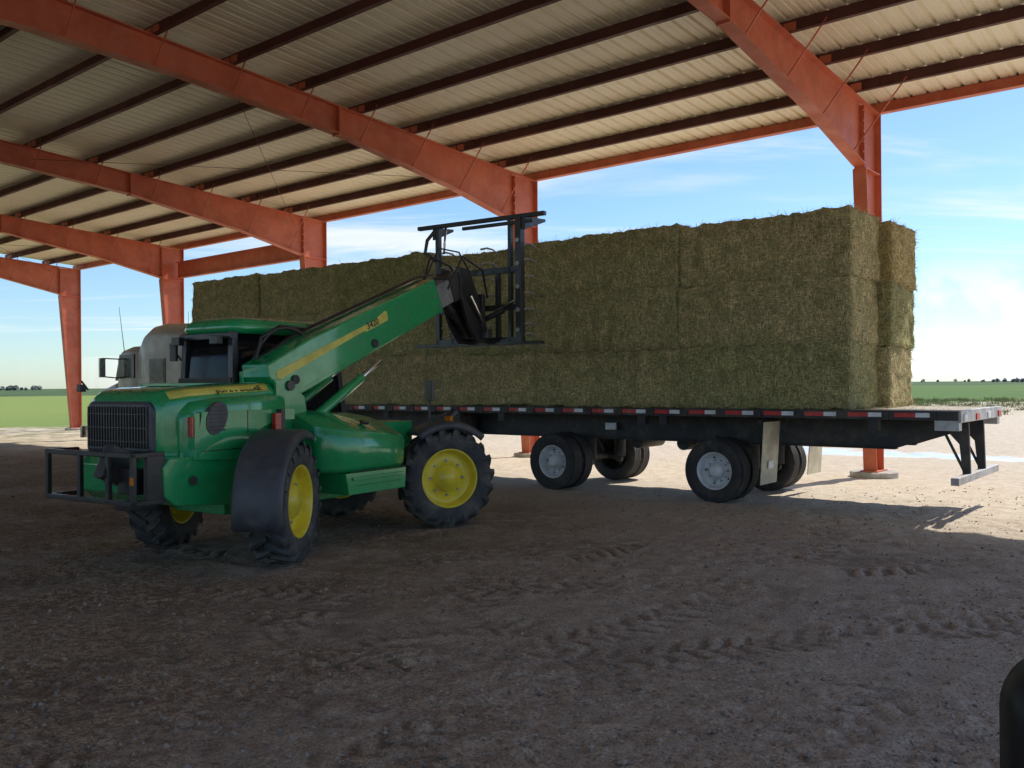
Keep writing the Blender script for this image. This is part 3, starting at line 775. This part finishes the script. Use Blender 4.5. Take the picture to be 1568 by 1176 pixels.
for y,x1,z1 in ((-2.40,.425,1.848),(-2.2,.445,1.875),(-1.8,.475,1.90),(-1.4,.485,1.92),(-1.15,.47,1.928)):
    pts=[]
    for a in (24,38,50,62):
        aa=R(a); rr_=.174; cx_,cz_=x1-.17,z1-.17
        pts.append((cx_+rr_*math.cos(aa),y,cz_+rr_*math.sin(aa)))
    for a in (62,24):
        aa=R(a); rr_=.168; pts.append((cx_+rr_*math.cos(aa),y,cz_+rr_*math.sin(aa)))
    secs.append(pts)
t.loft(secs,'stripe'); t.obj('hood_stripe',th)
a46=R(48)
text('hood_lettering','JOHN DEERE',.105,frame((.476-.17+.180*math.cos(R(30)),-1.86,1.892-.17+.180*math.sin(R(30))),(0.02,1,.045),(-math.sin(a46),0,math.cos(a46))),'black',th,.001)
t=B()
t.bar((.2,1.8,3.0),(.2,2.75,3.40),.32,.34,'grey')
t.bar((.2,2.4,3.26),(.2,2.72,3.4),.36,.38,'black')
t.prism([(2.55,3.62),(2.8,3.6),(3.2,2.95),(3.32,2.5),(3.05,2.5),(2.8,2.75),(2.6,3.15)],-.0,.06,'black')
t.prism([(2.55,3.62),(2.8,3.6),(3.2,2.95),(3.32,2.5),(3.05,2.5),(2.8,2.75),(2.6,3.15)],.34,.40,'black')
t.box((.2,3.1,3.0),(.5,.08,.5),'black'); t.box((.2,3.12,2.65),(.7,.12,.14),'black')
t.tube([(.2,2.5,3.05),(.2,3.05,2.62)],.05,'black',12); t.tube([(.2,2.3,3.2),(.2,2.7,2.9)],.07,'black',12)
t.tube([(.45,2.75,3.2),(.45,3.1,2.8)],.03,'chrome',8)
t.tube([(.45,2.2,3.25),(.5,2.5,3.75),(.5,3.0,3.6),(.45,3.2,3.2)],.018,'black',8)
t.tube([(-.05,2.2,3.25),(-.1,2.5,3.8),(-.1,3.0,3.7),(-.05,3.25,3.3)],.018,'black',8)
t.tube([(.05,2.1,3.3),(.1,2.45,3.9),(.1,2.95,3.9),(.1,3.25,3.6)],.014,'black',8)
for x in(-.08,.48):
    t.tube([(x,-.55,1.45),(x,.35,1.98)],.06,'green',12); t.tube([(x,.3,1.95),(x,.7,2.2)],.035,'chrome',10)
t.prism([(-1.05,1.2),(-.5,1.2),(-.62,1.75),(-.85,2.05),(-1.1,2.05)],-.1,-.03,'green')
t.prism([(-1.05,1.2),(-.5,1.2),(-.62,1.75),(-.85,1.95),(-1.05,1.95)],.425,.47,'green')
t.tube([(-.12,-.85,1.88),(.5,-.85,1.88)],.06,'black',14)
t.obj('boom_head_and_cylinders',th,.006)
t=B()
secs=[]
for z,ins in ((2.50,.02),(2.56,-.02),(2.63,.0),(2.68,.06),(2.70,.16)):
    sec=rrect(-1.12+ins,-.14-ins,-1.12+ins,.52-ins,.16,0,5)
    secs.append([(p[0],p[2],z) for p in sec])
t.loft(secs,'green'); t.obj('cab_roof',th)
t=B()
secs=[]
for z,ins in ((1.2,.0),(1.7,0),(2.2,.03),(2.5,.06)):
    sec=rrect(-1.08+ins,-.15-ins,-1.15+ins,.7-ins*2.5,.1,0,4); secs.append([(p[0],p[2],z) for p in sec])
t.loft(secs,'glass'); t.obj('cab_glass',th)
t=B()
for x,y,dx,dy in ((-1.08,-1.15,.05,.05),(-.15,-1.15,-.05,.05),(-.15,.7,-.05,-.16),(-1.08,.7,.05,-.16),(-.14,-.25,-.05,0),(-1.09,-.25,.05,0)):
    t.bar((x,y,1.2),(x+dx,y+dy,2.52),.08,.08,'black',up=(0,1,0))
t.bar((-1.08,-1.16,1.95),(-.15,-1.16,1.95),.06,.06,'black')
t.bar((-1.08,-1.14,2.47),(-.15,-1.14,2.47),.07,.07,'black')
t.box((-.62,-1.14,1.6),(.95,.1,.75),'black')
t.box((-.62,-.2,.95),(.9,1.6,.55),'plastic')
hoop=[(-.02,-1.0,2.1)]+[(-.02+.02*i,-.95+.55*(1-math.cos(R(18*i)))*.75,2.1+.48*math.sin(R(18*i))) for i in range(1,8)]
t.tube(hoop,.028,'black',8)
t.tube([(.05,-1.0,2.1),(.05,-.9,2.45),(.05,-.6,2.6),(.05,-.2,2.58)],.02,'black',8)
t.box((-1.0,-1.26,2.42),(.14,.08,.1),'black'); t.box((-.3,-1.26,2.42),(.14,.08,.1),'black')
t.tube([(-1.15,-1.1,2.2),(-1.2,-1.15,2.3)],.014,'black',8); t.box((-1.2,-1.17,2.3),(.12,.04,.22),'black')
t.tube([(-.93,-2.45,1.85),(-.98,-2.5,1.95)],.012,'black',6); t.box((-.98,-2.5,1.87),(.07,.07,.08),'black')
t.obj('cab_frame',th,.01)
g_=B(); Y=3.35
g_.box((.2,Y,4.42),(2.4,.08,.06),'black')
g_.box((.55,Y-.02,4.33),(1.3,.05,.05),'black')
g_.box((.95,Y,3.45),(.10,.12,1.9),'black'); g_.box((.78,Y,3.45),(.05,.08,1.9),'black')
g_.box((-.60,Y,3.45),(.07,.08,1.9),'black')
g_.box((-.30,Y,3.05),(.06,.08,1.1),'black'); g_.box((.55,Y,3.05),(.06,.08,1.1),'black')
for z in(2.55,3.05,3.62): g_.box((.18,Y,z),(1.62,.08,.09),'black')
g_.box((.15,Y,2.5),(2.35,.16,.05),'black')
g_.prism([(Y-.05,4.40),(Y+.55,4.44),(Y+.55,4.40),(Y-.05,4.2)],1.02,1.08,'black'); g_.prism([(Y-.05,4.40),(Y+.45,4.44),(Y+.45,4.40),(Y-.05,4.2)],-.68,-.63,'black')
g_.tube([(-.62,Y,4.4),(-.75,Y-.1,4.2),(-.78,Y-.12,4.0),(-.62,Y-.02,3.85)],.03,'black',8)
g_.tube([(-.45,Y,4.38),(-.38,Y-.12,4.15),(-.42,Y-.1,3.95)],.02,'chrome',8)
g_.tube([(-.3,Y-.08,2.65),(.7,Y-.08,3.0)],.045,'black',10)
g_.tube([(.55,Y-.06,3.0),(.9,Y-.06,3.15)],.02,'chrome',8)
for z in (2.62,2.78,3.0,3.25,3.5,3.75,3.98):
    for x in (.95,.2,-.6):
        g_.tube([(x+.03,Y,z),(x+.05,Y+.14,z+.035),(x+.05,Y+.30,z+.03),(x+.05,Y+.46,z-.03)],.013,'grey',7,rr=[.017,.016,.014,.006])
for x in np.linspace(-.9,1.2,8): g_.tube([(x,Y+.05,2.5),(x,Y+.55,2.46)],.012,'grey',6,rr=[.018,.005])
for z in(2.7,3.0,3.35,3.7,4.05): g_.tube([(.95,Y-.07,z),(.95,Y-.085,z)],.035,'grey',10)
g_.obj('bale_grapple',th,.006)

# ---------------------------------------------------------------- wing mirror of the viewer's vehicle
wm=empty('vehicle_wing_mirror',(.766,1.15,1.31),R(-12))
t=B(); secs=[]
for y,k in ((-.02,.86),(-.012,.95),(.02,1.),(.07,.98),(.11,.8),(.13,.45)):
    secs.append([(p[0]*k,y,p[2]*k) for p in rrect(-.115,.125,-.2,.2,.085,0,8)])
t.loft(secs,'mirrorblk'); t.obj('housing',wm)
t=B(); t.loft([rrect(-.05,.095,-.15,.15,.05,-.0225,8),rrect(-.05,.095,-.15,.15,.05,-.021,8)],'glass',smooth=False); t.obj('mirror_glass',wm)
t=B(); t.bar((.1,.05,-.08),(.34,-.05,-.1),.06,.09,'mirrorblk'); t.box((.36,-.08,-.12),(.06,.3,.3),'mirrorblk'); t.obj('arm',wm,.015)

# ---------------------------------------------------------------- distant trees
m,nt,b=new_mat('distant_foliage'); g=nt.nodes.new("ShaderNodeNewGeometry")
c=mixrgb(nt,g.outputs['Random Per Island'],(.12,.15,.14),(.20,.24,.22)); nt.links.new(c,b.inputs['Base Color']); b.inputs['Roughness'].default_value=.9
pts=[]
def treeline(xa,ya,xb,yb,n,h):
    for i in range(n):
        u=rng.random(); cx=xa+(xb-xa)*u+rng.normal()*4; cy=ya+(yb-ya)*u+rng.normal()*6; hh=h*(.5+.6*rng.random()); w_=hh*.5
        k=70; q=rng.normal(size=(k,3)); q/=np.linalg.norm(q,axis=1,keepdims=True); q*=rng.random((k,1))**.4
        pts.append(q*[w_,w_,hh*.45]+[cx,cy,hh*.5])
treeline(480,900,680,960,60,5); treeline(600,960,900,1050,80,6); treeline(-620,1000,-520,980,40,5.5); treeline(-400,1300,-150,1400,50,5); treeline(300,1400,900,1500,50,6)
p=np.concatenate(pts); n=len(p); d1=rng.normal(size=(n,3));d1/=np.linalg.norm(d1,axis=1,keepdims=True); d2=np.cross(d1,rng.normal(size=(n,3)));d2/=np.linalg.norm(d2,axis=1,keepdims=True)
V=np.stack([p-d1*.7,p+d2*.7,p+d1*.7,p-d2*.7],1).reshape(-1,3)
npmesh('distant_tree_line',V,np.arange(n*4).reshape(-1,4),[m])

# ---------------------------------------------------------------- light, sky
sd_=Vector((.751,.584,1.0)).normalized()
su=bpy.data.lights.new('sun','SUN'); su.energy=5; su.angle=R(.5); su.color=(1,.94,.85)
so=bpy.data.objects.new('sun',su); COL.objects.link(so); so.rotation_euler=sd_.to_track_quat('Z','Y').to_euler()
w=bpy.data.worlds.new("World"); scene.world=w; w.use_nodes=True; nt=w.node_tree
bg=nt.nodes['Background']; bg.inputs[1].default_value=.15
sk=nt.nodes.new("ShaderNodeTexSky"); sk.sky_type='NISHITA'; sk.sun_disc=False
sk.sun_elevation=math.asin(sd_.z); sk.sun_rotation=math.atan2(sd_.x,sd_.y); sk.air_density=1.0; sk.dust_density=.3; sk.ozone_density=1.5
tc=nt.nodes.new("ShaderNodeTexCoord"); D=tc.outputs['Generated']
sp=nt.nodes.new("ShaderNodeSeparateXYZ"); nt.links.new(D,sp.inputs[0])
zz=math_(nt,'ADD',math_(nt,'MAXIMUM',sp.outputs[2],.03),.08)
cb=nt.nodes.new("ShaderNodeCombineXYZ"); nt.links.new(math_(nt,'DIVIDE',sp.outputs[0],zz),cb.inputs[0]); nt.links.new(math_(nt,'DIVIDE',sp.outputs[1],zz),cb.inputs[1])
mp=nt.nodes.new("ShaderNodeMapping"); mp.inputs['Scale'].default_value=(.28,1.0,1); mp.inputs['Rotation'].default_value=(0,0,R(25)); nt.links.new(cb.outputs[0],mp.inputs[0])
n1=noise(nt,mp.outputs[0],.9,6,.62,.6)
wisp=ramp(nt,n1,.50,.70,0,.8)
def blob(dx,dy,dz,c0,c1):
    v=Vector((dx,dy,dz)).normalized(); dt=nt.nodes.new("ShaderNodeVectorMath"); dt.operation='DOT_PRODUCT'; nt.links.new(D,dt.inputs[0]); dt.inputs[1].default_value=v
    return ramp(nt,dt.outputs['Value'],math.cos(R(c0)),math.cos(R(c1)))
bank=math_(nt,'MULTIPLY',blob(.60,1,.06,14,5),ramp(nt,noise(nt,D,9,6,.6,.4),.40,.52))
bank=math_(nt,'MULTIPLY',bank,ramp(nt,sp.outputs[2],.135,.075))
tot=math_(nt,'MINIMUM',math_(nt,'ADD',wisp,bank),1.)
tint=mixrgb(nt,1.,sk.outputs[0],(.76,.93,1.10),'MULTIPLY')
cl=mixrgb(nt,tot,tint,(7.0,7.1,7.3))
nt.links.new(cl,bg.inputs[0])

# ---------------------------------------------------------------- camera
cd=bpy.data.cameras.new('camera'); cd.sensor_width=36; cd.lens=36*1374/1568; cd.clip_end=9000; cd.clip_start=.05
co=bpy.data.objects.new('camera',cd); COL.objects.link(co)
co.matrix_world=Matrix.Translation((0,0,1.87))@Matrix.Rotation(R(90.04),4,'X')@Matrix.Rotation(R(-.48),4,'Z')
scene.camera=co
scene.view_settings.view_transform='Standard'; scene.view_settings.look='None'; scene.view_settings.exposure=0
